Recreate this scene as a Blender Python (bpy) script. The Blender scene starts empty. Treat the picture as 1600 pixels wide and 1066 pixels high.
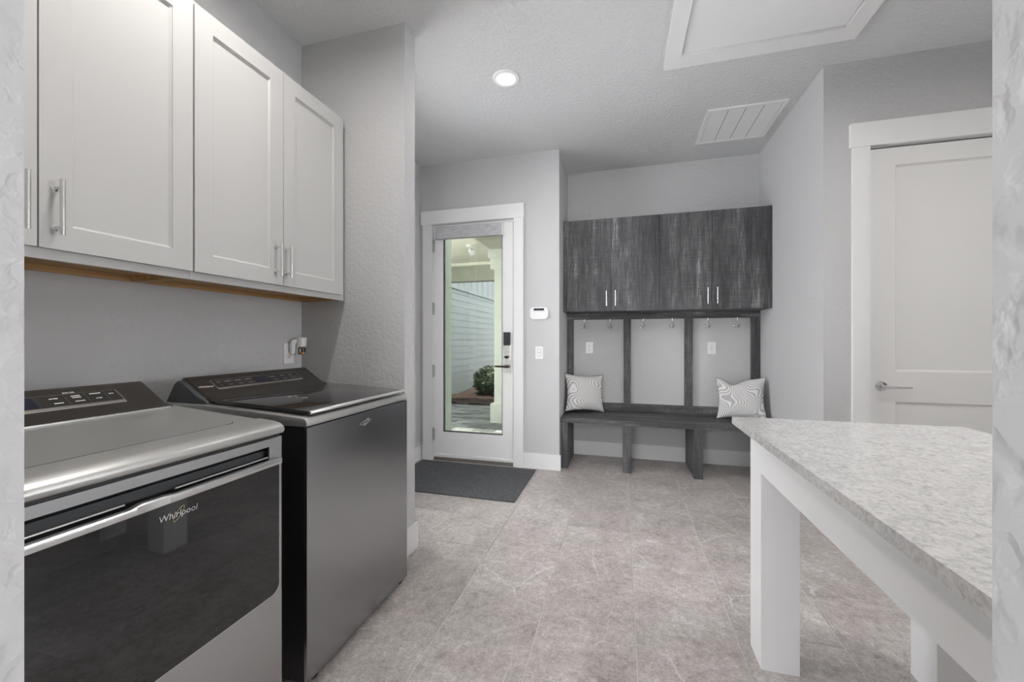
import bpy, bmesh, math, random
from mathutils import Vector, Matrix, Euler, noise
random.seed(7)
S = bpy.context.scene
C = S.collection
R = math.radians

# ---------------------------------------------------------------- camera, sky, sun, exposure
cam_d = bpy.data.cameras.new('camera')
cam_d.sensor_fit = 'HORIZONTAL'; cam_d.sensor_width = 36.0
cam_d.lens = 36.0 * 624.5 / 1600.0
cam_d.shift_y = -2.0 / 1600.0
cam_d.clip_start = 0.02
cam = bpy.data.objects.new('camera', cam_d); C.objects.link(cam)
cam.location = (0, 0, 1.22); cam.rotation_euler = (R(90), 0, 0.26854)
S.camera = cam

w = bpy.data.worlds.new('sky'); S.world = w; w.use_nodes = True
bg = w.node_tree.nodes['Background']
bg.inputs[0].default_value = (0.965, 0.975, 1.0, 1); 
sun_d = bpy.data.lights.new('sun', 'SUN'); sun_d.angle = R(0.6)
sun_d.color = (1.0, 0.95, 0.86)
sun = bpy.data.objects.new('sun', sun_d); C.objects.link(sun)
sun.rotation_euler = Vector((0.0, 0.15, -0.99)).to_track_quat('-Z', 'Y').to_euler()

vs = S.view_settings
vs.view_transform = 'Standard'; vs.look = 'None'; vs.gamma = 1.0; vs.use_curve_mapping = False
vs.exposure = 0.0
K = dict(sky=12.3, sun=30.0, entry=4.5, washer=13.0, table=15.0, centre=4.0, passage=10.0)   # lamp powers; table, centre and passage lamps are added fill

bg.inputs[1].default_value = K['sky']; sun_d.energy = K['sun']

# ---------------------------------------------------------------- materials
def nodes(m):
    m.use_nodes = True
    nt = m.node_tree
    return nt, nt.nodes, nt.links, nt.nodes['Principled BSDF']

def setb(b, **k):
    for a, v in k.items():
        b.inputs[a.replace('_', ' ')].default_value = v

def mat(name, col, rough=0.5, metal=0.0, ior=None, emis=None):
    m = bpy.data.materials.new(name)
    nt, N, L, b = nodes(m)
    b.inputs['Base Color'].default_value = (*col, 1)
    b.inputs['Roughness'].default_value = rough
    b.inputs['Metallic'].default_value = metal
    if ior: b.inputs['IOR'].default_value = ior
    if emis:
        b.inputs['Emission Color'].default_value = (*emis[0], 1)
        b.inputs['Emission Strength'].default_value = emis[1]
    return m

def nz(N, L, vec, scale, detail=3, rough=0.55, dist=0.0):
    n = N.new('ShaderNodeTexNoise'); n.inputs['Scale'].default_value = scale
    n.inputs['Detail'].default_value = detail; n.inputs['Roughness'].default_value = rough
    n.inputs['Distortion'].default_value = dist
    if vec is not None: L.new(vec, n.inputs['Vector'])
    return n

def ramp(N, L, fac, stops, interp='LINEAR'):
    r = N.new('ShaderNodeValToRGB'); r.color_ramp.interpolation = interp
    e = r.color_ramp.elements
    while len(e) < len(stops): e.new(0.5)
    for i, (p, c) in enumerate(stops):
        e[i].position = p
        e[i].color = (*c, 1) if isinstance(c, tuple) else (c, c, c, 1)
    L.new(fac, r.inputs['Fac']); return r

def mapping(N, L, src, scale):
    mp = N.new('ShaderNodeMapping'); mp.inputs['Scale'].default_value = scale
    L.new(src, mp.inputs['Vector']); return mp.outputs['Vector']

def bump(N, L, b, h, strength, dist):
    bp = N.new('ShaderNodeBump'); bp.inputs['Strength'].default_value = strength
    bp.inputs['Distance'].default_value = dist
    L.new(h, bp.inputs['Height']); L.new(bp.outputs['Normal'], b.inputs['Normal'])

def mix(N, L, fac, a, bcol, mode='MIX'):
    mx = N.new('ShaderNodeMix'); mx.data_type = 'RGBA'; mx.blend_type = mode
    if isinstance(fac, float): mx.inputs[0].default_value = fac
    else: L.new(fac, mx.inputs[0])
    for i, v in ((6, a), (7, bcol)):
        if isinstance(v, tuple): mx.inputs[i].default_value = (*v, 1)
        else: L.new(v, mx.inputs[i])
    return mx.outputs[2]

def pos(N): return N.new('ShaderNodeNewGeometry').outputs['Position']

def plaster(name, col, strength=0.27, rough=0.75):
    m = mat(name, col, rough)
    nt, N, L, b = nodes(m)
    p = pos(N)
    n1 = nz(N, L, p, 42, 3, 0.45, 0.3)
    r1 = ramp(N, L, n1.outputs['Fac'], [(0.38, 0.0), (0.54, 1.0)])
    n2 = nz(N, L, p, 150, 2)
    hm = mix(N, L, 0.2, r1.outputs['Color'], n2.outputs['Color'])
    bump(N, L, b, hm, strength, 0.004)
    return m

def painted(name, col, rough=0.38):
    m = mat(name, col, rough)
    nt, N, L, b = nodes(m)
    n = nz(N, L, pos(N), 120, 2)
    bump(N, L, b, n.outputs['Fac'], 0.03, 0.001)
    return m

def dark_wood(name, sc):
    m = mat(name, (0.1, 0.1, 0.1), 0.55)
    nt, N, L, b = nodes(m)
    p = pos(N)
    v1 = mapping(N, L, p, tuple(s for s in sc))
    n1 = nz(N, L, v1, 1.0, 5, 0.65, 0.3)
    v2 = mapping(N, L, p, tuple(s * 6 for s in sc))
    n2 = nz(N, L, v2, 1.0, 4, 0.7)
    # faint saw marks across the grain
    inv = tuple(150.0 if s < 5 else 6.0 for s in sc)
    n3 = nz(N, L, mapping(N, L, p, inv), 1.0, 3, 0.7)
    a = mix(N, L, 0.42, n1.outputs['Fac'], n2.outputs['Fac'])
    a = mix(N, L, 0.16, a, n3.outputs['Fac'])
    r = ramp(N, L, a, [(0.36, (0.026, 0.026, 0.029)), (0.48, (0.062, 0.062, 0.066)), (0.56, (0.118, 0.118, 0.123)), (0.66, (0.36, 0.36, 0.365))])
    L.new(r.outputs['Color'], b.inputs['Base Color'])
    bump(N, L, b, a, 0.25, 0.002)
    return m

def tile_mat():
    m = mat('porcelain_tile', (0.4, 0.38, 0.37), 0.34)
    nt, N, L, b = nodes(m)
    oi = N.new('ShaderNodeObjectInfo')
    comb = N.new('ShaderNodeVectorMath'); comb.operation = 'SCALE'
    comb.inputs[0].default_value = (13.0, 37.0, 5.0); L.new(oi.outputs['Random'], comb.inputs['Scale'])
    add = N.new('ShaderNodeVectorMath'); add.operation = 'ADD'
    L.new(pos(N), add.inputs[0]); L.new(comb.outputs[0], add.inputs[1])
    p = add.outputs[0]
    n1 = nz(N, L, p, 3.2, 8, 0.68, 0.6)
    n2 = nz(N, L, p, 30, 8, 0.8, 0.3)
    a = mix(N, L, 0.58, n1.outputs['Fac'], n2.outputs['Fac'])
    n3 = nz(N, L, p, 95, 5, 0.8)
    a = mix(N, L, 0.30, a, n3.outputs['Fac'])
    r = ramp(N, L, a, [(0.38, (0.22, 0.190, 0.178)), (0.47, (0.395, 0.355, 0.338)), (0.53, (0.50, 0.462, 0.444)), (0.61, (0.70, 0.665, 0.645))])
    # pale veins
    wn = nz(N, L, p, 3.0, 5, 0.6)
    wv = N.new('ShaderNodeVectorMath'); wv.operation = 'MULTIPLY_ADD'
    wv.inputs[1].default_value = (0.16, 0.16, 0.16)
    L.new(wn.outputs['Color'], wv.inputs[0]); L.new(p, wv.inputs[2])
    vo = N.new('ShaderNodeTexVoronoi'); vo.feature = 'DISTANCE_TO_EDGE'; vo.inputs['Scale'].default_value = 1.7
    L.new(wv.outputs[0], vo.inputs['Vector'])
    vr = ramp(N, L, vo.outputs['Distance'], [(0.0, 1.0), (0.003, 0.5), (0.009, 0.0)])
    msk = ramp(N, L, nz(N, L, p, 2.6, 3).outputs['Fac'], [(0.44, 0.0), (0.60, 1.0)])
    f = mix(N, L, 1.0, vr.outputs['Color'], msk.outputs['Color'], 'MULTIPLY')
    vo2 = N.new('ShaderNodeTexVoronoi'); vo2.feature = 'DISTANCE_TO_EDGE'; vo2.inputs['Scale'].default_value = 3.7
    L.new(wv.outputs[0], vo2.inputs['Vector'])
    vr2 = ramp(N, L, vo2.outputs['Distance'], [(0.0, 0.6), (0.006, 0.2), (0.014, 0.0)])
    msk2 = ramp(N, L, nz(N, L, p, 3.6, 3, 0.5, 0.5).outputs['Fac'], [(0.44, 0.0), (0.58, 1.0)])
    fb = mix(N, L, 1.0, vr2.outputs['Color'], msk2.outputs['Color'], 'MULTIPLY')
    f = mix(N, L, 1.0, f, fb, 'ADD')
    f2 = mix(N, L, 1.0, f, (0.72, 0.72, 0.72), 'MULTIPLY')
    col = mix(N, L, f2, r.outputs['Color'], (0.72, 0.70, 0.69))
    L.new(col, b.inputs['Base Color'])
    bump(N, L, b, n2.outputs['Fac'], 0.10, 0.002)
    return m

def quartz_mat():
    m = mat('quartz_slab', (0.7, 0.7, 0.7), 0.13)
    nt, N, L, b = nodes(m)
    p = pos(N)
    n1 = nz(N, L, p, 38, 6, 0.62, 1.6)
    n2 = nz(N, L, p, 110, 4, 0.7, 0.8)
    a = mix(N, L, 0.42, n1.outputs['Fac'], n2.outputs['Fac'])
    r = ramp(N, L, a, [(0.34, (0.38, 0.38, 0.38)), (0.45, (0.52, 0.515, 0.507)), (0.53, (0.63, 0.622, 0.614)), (0.64, (0.70, 0.692, 0.684))])
    L.new(r.outputs['Color'], b.inputs['Base Color'])
    return m

def brushed(name, col, rough, metal=1.0, scale=(3, 3, 3)):
    m = mat(name, col, rough, metal)
    nt, N, L, b = nodes(m)
    n = nz(N, L, mapping(N, L, pos(N), scale), 1.0, 2)
    r = ramp(N, L, n.outputs['Fac'], [(0.3, rough * 0.9), (0.7, rough * 1.12)])
    L.new(r.outputs['Color'], b.inputs['Roughness'])
    return m

def noisy(name, stops, scale, rough=0.9, bs=0.5, bd=0.004, detail=4, stretch=None):
    m = mat(name, (0.5, 0.5, 0.5), rough)
    nt, N, L, b = nodes(m)
    v = pos(N)
    if stretch: v = mapping(N, L, v, stretch)
    n = nz(N, L, v, scale, detail, 0.65)
    r = ramp(N, L, n.outputs['Fac'], stops)
    L.new(r.outputs['Color'], b.inputs['Base Color'])
    if bs: bump(N, L, b, n.outputs['Fac'], bs, bd)
    return m

def pillow_mat():
    m = mat('pillow_fabric', (0.6, 0.6, 0.6), 0.9)
    nt, N, L, b = nodes(m)
    tc = N.new('ShaderNodeTexCoord').outputs['Object']
    oi = N.new('ShaderNodeObjectInfo'); off = N.new('ShaderNodeVectorMath'); off.operation = 'ADD'
    L.new(tc, off.inputs[0]); L.new(oi.outputs['Location'], off.inputs[1])
    wn = nz(N, L, off.outputs[0], 5.5, 0.0)
    wv = N.new('ShaderNodeVectorMath'); wv.operation = 'MULTIPLY_ADD'
    wv.inputs[1].default_value = (0.36, 0.0, 0.36)
    L.new(wn.outputs['Color'], wv.inputs[0]); L.new(tc, wv.inputs[2])
    wt = N.new('ShaderNodeTexWave'); wt.wave_type = 'BANDS'; wt.bands_direction = 'X'
    wt.inputs['Scale'].default_value = 14.0
    L.new(wv.outputs[0], wt.inputs['Vector'])
    r = ramp(N, L, wt.outputs['Fac'], [(0.30, (0.47, 0.46, 0.455)), (0.60, (0.80, 0.79, 0.785))])
    L.new(r.outputs['Color'], b.inputs['Base Color'])
    bump(N, L, b, wt.outputs['Fac'], 0.35, 0.003)
    return m

def glass_mat(name, tint, alpha_rough=0.0):
    m = bpy.data.materials.new(name); m.use_nodes = True
    nt = m.node_tree; N = nt.nodes; L = nt.links
    for n in list(N): N.remove(n)
    out = N.new('ShaderNodeOutputMaterial')
    tr = N.new('ShaderNodeBsdfTransparent'); tr.inputs[0].default_value = (*tint, 1)
    gl = N.new('ShaderNodeBsdfGlossy'); gl.inputs['Roughness'].default_value = 0.0
    fr = N.new('ShaderNodeFresnel'); fr.inputs['IOR'].default_value = 1.45
    mx = N.new('ShaderNodeMixShader')
    L.new(fr.outputs[0], mx.inputs[0]); L.new(tr.outputs[0], mx.inputs[1]); L.new(gl.outputs[0], mx.inputs[2])
    L.new(mx.outputs[0], out.inputs[0])
    return m

M = dict(
    wall=plaster('wall_paint', (0.56, 0.56, 0.565)),
    wall_near=plaster('wall_paint_heavy_texture', (0.56, 0.56, 0.565), 0.30),
    ceil=plaster('ceiling_paint', (0.645, 0.65, 0.655), 0.40),
    trim=painted('white_trim', (0.82, 0.82, 0.82), 0.35),
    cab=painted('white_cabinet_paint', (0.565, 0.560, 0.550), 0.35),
    dwhite=painted('door_white', (0.80, 0.795, 0.785), 0.35),
    woodv=dark_wood('dark_wood_vertical', (13, 13, 1.1)),
    woodh=dark_wood('dark_wood_horizontal', (1.1, 13, 13)),
    woodin=dark_wood('dark_wood_side', (13, 13, 1.0)),
    ply=noisy('plywood', [(0.3, (0.42, 0.24, 0.10)), (0.7, (0.60, 0.37, 0.17))], 1.0, 0.6, 0.05, 0.001, 4, (60, 3, 60)),
    tile=tile_mat(), grout=noisy('grout', [(0.3, (0.60, 0.57, 0.55)), (0.7, (0.70, 0.67, 0.65))], 90, 0.95, 0.2),
    quartz=quartz_mat(),
    steel=brushed('stainless_front', (0.50, 0.51, 0.525), 0.29),
    steel_dim=brushed('stainless_front_dim', (0.40, 0.41, 0.425), 0.24),  # same metal as the dryer front, darkened for its dimmer reflections
    top=brushed('painted_metal_top', (0.53, 0.53, 0.52), 0.36, 0.75),
    console=brushed('console_bronze', (0.105, 0.098, 0.092), 0.33, 0.8),
    chrome=mat('chrome', (0.82, 0.82, 0.82), 0.12, 1.0),
    satin=mat('satin_nickel', (0.78, 0.775, 0.76), 0.26, 1.0),
    bar=brushed('handle_bar_metal', (0.72, 0.72, 0.72), 0.30),
    black=mat('black_plastic', (0.018, 0.018, 0.020), 0.45),
    gunmetal=mat('dark_grey_plastic', (0.060, 0.064, 0.070), 0.42),
    bglass=mat('black_glass', (0.006, 0.0075, 0.0095), 0.03, 0.0, 1.72),
    lidglass=mat('smoked_lid_glass', (0.022, 0.022, 0.023), 0.05, 0.0, 1.85),
    ink=mat('pale_print', (0.75, 0.75, 0.74), 0.5),
    dash=mat('grey_print', (0.32, 0.32, 0.32), 0.5),
    hinge=mat('hinge_metal', (0.42, 0.42, 0.42), 0.35, 0.8),
    edoor=painted('entry_door_white', (0.88, 0.88, 0.88), 0.35),
    gold=mat('gold_ring', (0.75, 0.68, 0.42), 0.25, 1.0),
    plate=mat('white_plastic', (0.84, 0.84, 0.84), 0.35),
    slot=mat('slot_dark', (0.10, 0.10, 0.10), 0.6),
    screen=mat('display_dark', (0.03, 0.035, 0.05), 0.15),
    brown=mat('aged_bronze', (0.055, 0.047, 0.040), 0.35, 0.7),
    amber=mat('amber_oil', (0.85, 0.47, 0.18), 0.2),
    clearp=glass_mat('clear_vial', (0.93, 0.90, 0.86)),
    glass=glass_mat('door_glass', (0.485, 0.505, 0.475)),
    wglass=glass_mat('window_glass', (0.97, 0.97, 0.97)),
    shade=noisy('shade_fabric', [(0.3, (0.34, 0.34, 0.36)), (0.7, (0.62, 0.62, 0.645))], 1.0, 0.9, 0.2, 0.001, 4, (14, 90, 120)),
    rug=noisy('rug_loops', [(0.30, (0.030, 0.032, 0.036)), (0.52, (0.085, 0.088, 0.095)), (0.72, (0.23, 0.235, 0.245))], 165, 0.95, 0.9, 0.006, 3),
    pillow=pillow_mat(), pipe=mat('dark_piping', (0.05, 0.05, 0.052), 0.8),
    lens=mat('lamp_lens', (1, 1, 1), 0.5, 0, None, ((1.0, 0.97, 0.93), 6.0)),
    paver=noisy('paver', [(0.3, (0.10, 0.105, 0.115)), (0.7, (0.27, 0.275, 0.285))], 5, 0.9, 0.3),
    mulch=noisy('mulch', [(0.3, (0.012, 0.006, 0.005)), (0.7, (0.055, 0.027, 0.021))], 45, 0.95, 1.0, 0.02),
    siding=painted('siding_white', (0.44, 0.47, 0.50), 0.5),
    cream=painted('porch_cream', (0.78, 0.76, 0.66), 0.6),
    olive=painted('beam_taupe', (0.36, 0.36, 0.30), 0.6),
    stucco=painted('column_white', (0.68, 0.68, 0.64), 0.6),
    pil=painted('pilaster_sage', (0.40, 0.45, 0.40), 0.6),
    leaf=noisy('leaf', [(0.3, (0.012, 0.024, 0.009)), (0.7, (0.034, 0.060, 0.022))], 20, 0.5, 0),
    stem=mat('stem', (0.08, 0.05, 0.03), 0.8),
    thresh=mat('threshold_metal', (0.30, 0.28, 0.26), 0.4, 0.7),
)

def vary_by_object(m, lo, hi):
    nt, N, L, b = nodes(m)
    src = b.inputs['Base Color'].links[0].from_socket
    oi = N.new('ShaderNodeObjectInfo')
    r = ramp(N, L, oi.outputs['Random'], [(0.0, lo), (1.0, hi)])
    L.new(mix(N, L, 1.0, src, r.outputs['Color'], 'MULTIPLY'), b.inputs['Base Color'])
vary_by_object(M['paver'], 0.45, 1.35)
vary_by_object(M['tile'], 0.93, 1.04)

# ---------------------------------------------------------------- mesh helpers
ORG = {}
def box(bm, x0, x1, y0, y1, z0, z1):
    v = [bm.verts.new(p) for p in ((x0,y0,z0),(x1,y0,z0),(x1,y1,z0),(x0,y1,z0),(x0,y0,z1),(x1,y0,z1),(x1,y1,z1),(x0,y1,z1))]
    for f in ((3,2,1,0),(4,5,6,7),(0,1,5,4),(1,2,6,5),(2,3,7,6),(3,0,4,7)): bm.faces.new([v[i] for i in f])

def prism(bm, poly, axis, a0, a1):
    """poly: 2-D points; axis 'y': (x,z) swept along y; 'x': (y,z) along x; 'z': (x,y) along z"""
    def P(p, a):
        return (p[0], a, p[1]) if axis == 'y' else (a, p[0], p[1]) if axis == 'x' else (p[0], p[1], a)
    A = [bm.verts.new(P(p, a0)) for p in poly]; B = [bm.verts.new(P(p, a1)) for p in poly]
    n = len(poly)
    bm.faces.new(A); bm.faces.new(B[::-1])
    for i in range(n): bm.faces.new((A[i], B[i], B[(i+1) % n], A[(i+1) % n]))
    bmesh.ops.recalc_face_normals(bm, faces=bm.faces)

def tube(bm, pts, r, n=10, closed=False):
    pts = [Vector(p) for p in pts]; rings = []
    m = len(pts)
    up = None
    for i, p in enumerate(pts):
        if closed: d = pts[(i+1) % m] - pts[i-1]
        else: d = pts[min(i+1, m-1)] - pts[max(i-1, 0)]
        d.normalize()
        if up is None: up = Vector((0,0,1)) if abs(d.z) < 0.9 else Vector((1,0,0))
        a = d.cross(up)
        if a.length < 1e-4: a = d.cross(Vector((0,1,0)))
        a.normalize(); b = a.cross(d); up = b
        rr = r[i] if isinstance(r, (list, tuple)) else r
        rings.append([bm.verts.new(p + a*math.cos(t)*rr + b*math.sin(t)*rr) for t in [2*math.pi*k/n for k in range(n)]])
    for i in range(m if closed else m-1):
        A, B = rings[i], rings[(i+1) % m]
        for k in range(n): bm.faces.new((A[k], A[(k+1) % n], B[(k+1) % n], B[k]))
    if not closed:
        bm.faces.new(rings[0][::-1]); bm.faces.new(rings[-1])
    bmesh.ops.recalc_face_normals(bm, faces=bm.faces)

def lathe(bm, prof, c, axis='z', n=32):
    """prof: (radius, height) along axis"""
    c = Vector(c); rings = []
    for r, hh in prof:
        ring = []
        for k in range(n):
            t = 2*math.pi*k/n; a, b = math.cos(t)*r, math.sin(t)*r
            o = {'z': (a, b, hh), 'x': (hh, a, b), 'y': (a, hh, b)}[axis]
            ring.append(bm.verts.new(c + Vector(o)))
        rings.append(ring)
    for A, B in zip(rings, rings[1:]):
        for k in range(n): bm.faces.new((A[k], A[(k+1) % n], B[(k+1) % n], B[k]))
    bm.faces.new(rings[0][::-1]); bm.faces.new(rings[-1])
    bmesh.ops.recalc_face_normals(bm, faces=bm.faces)

def ball(bm, c, r, n=10):
    bmesh.ops.create_uvsphere(bm, u_segments=n, v_segments=max(6, n*2//3), radius=r, matrix=Matrix.Translation(c))

def finish(name, bm, m, parent=None, bevel=0, seg=2, ang=35):
    if bevel:
        es = [e for e in bm.edges if len(e.link_faces) == 2 and e.calc_face_angle(0) > R(25)]
        bmesh.ops.bevel(bm, geom=es, offset=bevel, segments=seg, affect='EDGES', clamp_overlap=True, profile=0.5)
    xs = [v.co.x for v in bm.verts]; ys = [v.co.y for v in bm.verts]; zs = [v.co.z for v in bm.verts]
    o = Vector(((min(xs)+max(xs))/2, (min(ys)+max(ys))/2, min(zs)))
    bmesh.ops.translate(bm, verts=bm.verts, vec=-o)
    me = bpy.data.meshes.new(name); bm.to_mesh(me); bm.free()
    me.materials.append(M[m] if isinstance(m, str) else m)
    for p in me.polygons: p.use_smooth = True
    me.set_sharp_from_angle(angle=R(ang))
    ob = bpy.data.objects.new(name, me); C.objects.link(ob)
    ORG[ob] = o.copy()
    if parent:
        ob.parent = parent; ob.location = o - ORG[parent]
    else: ob.location = o
    return ob

def bx(name, d, m, parent=None, bevel=0.002, seg=2):
    bm = bmesh.new(); box(bm, *d); return finish(name, bm, m, parent, bevel, seg)

def boxes(name, ds, m, parent=None, bevel=0):
    bm = bmesh.new()
    for d in ds: box(bm, *d)
    return finish(name, bm, m, parent, bevel)

def tag(o, label, cat, group=None):
    o['label'] = label; o['category'] = cat
    if group: o['group'] = group
    return o

def thing(name, label, cat, loc, group=None):
    o = bpy.data.objects.new(name, None); C.objects.link(o)
    o.empty_display_size = 0.05; o.location = loc; ORG[o] = Vector(loc)
    return tag(o, label, cat, group)

def struct(o, label=None, cat=None):
    o['kind'] = 'structure'
    o['label'] = label; o['category'] = cat
    return o

def text_bm(s, size, extr, shear=0.0):
    cu = bpy.data.curves.new('txt', 'FONT'); cu.body = s; cu.size = size; cu.extrude = extr; cu.shear = shear
    cu.align_x = 'CENTER'; cu.align_y = 'CENTER'; cu.resolution_u = 3
    ob = bpy.data.objects.new('txt', cu); C.objects.link(ob)
    dg = bpy.context.evaluated_depsgraph_get()
    me = bpy.data.meshes.new_from_object(ob.evaluated_get(dg))
    bm = bmesh.new(); bm.from_mesh(me)
    bpy.data.objects.remove(ob); bpy.data.curves.remove(cu); bpy.data.meshes.remove(me)
    return bm

def frame_matrix(o, ex, ey, ez):
    m = Matrix((ex, ey, ez)).transposed().to_4x4(); m.translation = o; return m

# ---------------------------------------------------------------- room shell
H = 3.0
XL, XN, XS, XA, XR1, XR = -2.0, -1.875, -1.175, -0.565, 1.265, 2.6
YN, YS, YD, YB, YR = 0.27, 2.0, 3.715, 4.31, 3.045
floor = struct(boxes('floor', [(-2.12, 2.72, -2.4, 3.80, -0.08, -0.0025), (XA, XR1, 3.80, 4.33, -0.08, -0.0025)], 'grout'),
               'large format grey veined stone-look tile floor', 'floor')
tile_cache = {}
def tile(x0, x1, y0, y1):
    k = (round(x1-x0, 3), round(y1-y0, 3))
    if k not in tile_cache:
        bm = bmesh.new(); box(bm, -k[0]/2, k[0]/2, -k[1]/2, k[1]/2, -0.002, 0.0)
        es = [e for e in bm.edges if all(abs(v.co.z) < 1e-6 for v in e.verts)]
        bmesh.ops.bevel(bm, geom=es, offset=0.0012, segments=1, affect='EDGES')
        me = bpy.data.meshes.new('tile'); bm.to_mesh(me); bm.free(); me.materials.append(M['tile']); tile_cache[k] = me
    o = bpy.data.objects.new('tile', tile_cache[k]); C.objects.link(o); o.parent = floor
    o.location = Vector(((x0+x1)/2, (y0+y1)/2, 0)) - ORG[floor]
    return o
TP, TL, GAP = 0.3985, 1.22, 0.004
offs = {-1: 2.22, 0: 1.84, 1: 1.42, 2: 1.02, 3: 0.65, 4: 2.22, 5: 1.84, 6: 1.42, 7: 1.02, 8: 0.65, -2: 2.62, -3: 1.02}
for c in range(-3, 9):
    x0 = -0.743 + c*TP; x1 = x0 + TP
    cx0, cx1 = max(x0, -2.11), min(x1, 2.71)
    if cx1 - cx0 < 0.02: continue
    for k in range(-5, 5):
        y0 = offs[c] + k*TL; y1 = y0 + TL
        xa, xb = cx0, cx1
        lim = 4.32 if (x0 > XA-0.01 and x1 < XR1+0.2) else 3.79
        if c == 0: lim = 4.32
        a, b = max(y0, -2.39), min(y1, lim)
        if c == 0 and b > 3.80:                       # column cut by the alcove corner
            if a < 3.79: tile(xa+GAP/2, xb-GAP/2, a+GAP/2, 3.79)
            tile(max(xa, XA)+GAP/2, xb-GAP/2, max(a, 3.79), b-GAP/2); continue
        if b - a < 0.02: continue
        if c == 5 and b > 3.1: xb = min(xb, XR1)      # column along the alcove's right wall
        tile(xa+GAP/2, xb-GAP/2, a+GAP/2, b-GAP/2)

ceiling = struct(boxes('ceiling', [(-2.12, 2.72, -2.4, 3.865, H, H+0.12), (XA-0.12, XR1+0.12, 3.865, 4.43, H, H+0.12)], 'ceil'), 'textured grey painted ceiling', 'ceiling')
T = 0.12
wall_left = struct(bx('wall_left', (XN-0.125, XN, YN, YS, 0, H), 'wall', None, 0), 'grey wall behind the washer and dryer', 'wall')
wall_partition = struct(bx('wall_partition', (XL, XS, YS, YS+0.115, 0, H), 'wall', None, 0.004), 'short grey partition wall at the end of the laundry nook', 'wall')
wy0, wy1, wz0, wz1 = 2.19, 3.00, 0.40, 2.62
struct(boxes('wall_hall', [(XL-T, XL, YS, wy0, 0, H), (XL-T, XL, wy1, YD+0.15, 0, H), (XL-T, XL, wy0, wy1, 0, wz0), (XL-T, XL, wy0, wy1, wz1, H)], 'wall'), 'grey wall left of the glass entry door', 'wall')
DX0, DX1, DZ = -1.855, -0.998, 2.375
wall_back = struct(boxes('wall_back', [(XL, DX0, YD, YD+0.15, 0, H), (DX1, XA, YD, YD+0.15, 0, H), (DX0, DX1, YD, YD+0.15, DZ, H)], 'wall'), 'grey textured wall around the glass entry door', 'wall')
struct(boxes('wall_alcove_left', [(XA-T, XA, YD+0.15, YB, 0, H)], 'wall'), 'short left side wall of the bench alcove', 'wall')
struct(boxes('wall_alcove_back', [(XA-T, XR1+T, YB, YB+T, 0, H)], 'wall'), 'grey back wall of the bench alcove', 'wall')
struct(boxes('wall_alcove_right', [(XR1, XR1+T, YR+0.12, YB, 0, H)], 'wall'), 'pale right side wall of the bench alcove', 'wall')
PX0, PX1, PZ = 1.508, 2.335, 2.432
struct(boxes('wall_pantry', [(XR1, PX0, YR, YR+T, 0, H), (PX1, XR+T, YR, YR+T, 0, H), (PX0, PX1, YR, YR+T, PZ, H)], 'wall'), 'grey wall around the white panel door', 'wall')
ry0, ry1, rz0, rz1 = 1.05, 2.05, 0.95, 2.00
struct(boxes('wall_right', [(XR, XR+T, YN, ry0, 0, H), (XR, XR+T, ry1, YR, 0, H), (XR, XR+T, ry0, ry1, 0, rz0), (XR, XR+T, ry0, ry1, rz1, H)], 'wall'), 'grey right wall of the laundry room', 'wall')
fill_win_right = struct(boxes('added_window_right', [(XR-0.012, XR+T, ry0-0.07, ry0, rz0-0.07, rz1+0.07), (XR-0.012, XR+T, ry1, ry1+0.07, rz0-0.07, rz1+0.07),
              (XR-0.012, XR+T, ry0, ry1, rz1, rz1+0.07), (XR-0.03, XR+T, ry0, ry1, rz0-0.07, rz0)], 'trim', None, 0.002), 'added unseen white framed window in the right wall, giving fill light', 'window')  # unseen window, added to throw level fill light onto the laundry side
bx('mullion', (XR+0.05, XR+0.08, (ry0+ry1)/2-0.02, (ry0+ry1)/2+0.02, rz0, rz1), 'trim', fill_win_right)
for a, b in ((ry0, (ry0+ry1)/2-0.02), ((ry0+ry1)/2+0.02, ry1)): bx('pane', (XR+0.062, XR+0.068, a, b, rz0, rz1), 'wglass', fill_win_right, 0)
JL, JR, NB = -0.608, 0.188, 0.14
struct(boxes('wall_near', [(-2.12, JL, NB, YN, 0, H), (JR, XR+T, NB, YN, 0, H), (JL, JR, NB, YN, 2.45, H)], 'wall_near', None, 0.004), 'textured grey wall framing the opening at both photo edges', 'wall')
# passage behind the camera, with a tall window added at its end for frontal fill light
QX0, QX1 = -1.35, 0.65
struct(boxes('wall_passage', [(-1.6, -1.5, -2.4, NB, 0, H), (1.5, 1.6, -2.4, NB, 0, H), (-1.5, QX0, -2.4, -2.3, 0, H), (QX1, 1.5, -2.4, -2.3, 0, H), (QX0, QX1, -2.4, -2.3, 0, 0.25), (QX0, QX1, -2.4, -2.3, 2.5, H)], 'wall'), 'passage walls behind the viewpoint', 'wall')

fill_win_passage = struct(boxes('added_window_passage', [(QX0, QX0+0.05, -2.4, -2.29, 0.25, 2.5), (QX1-0.05, QX1, -2.4, -2.29, 0.25, 2.5), (QX0+0.05, QX1-0.05, -2.4, -2.29, 2.45, 2.5), (QX0+0.05, QX1-0.05, -2.4, -2.29, 0.25, 0.30), (-0.375, -0.325, -2.38, -2.32, 0.30, 2.45)], 'trim'), 'added tall fill-light window at the end of the passage behind the viewpoint', 'window')
for a, b in ((QX0+0.05, -0.375), (-0.325, QX1-0.05)): bx('pane', (a, b, -2.353, -2.347, 0.30, 2.45), 'wglass', fill_win_passage, 0)

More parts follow.
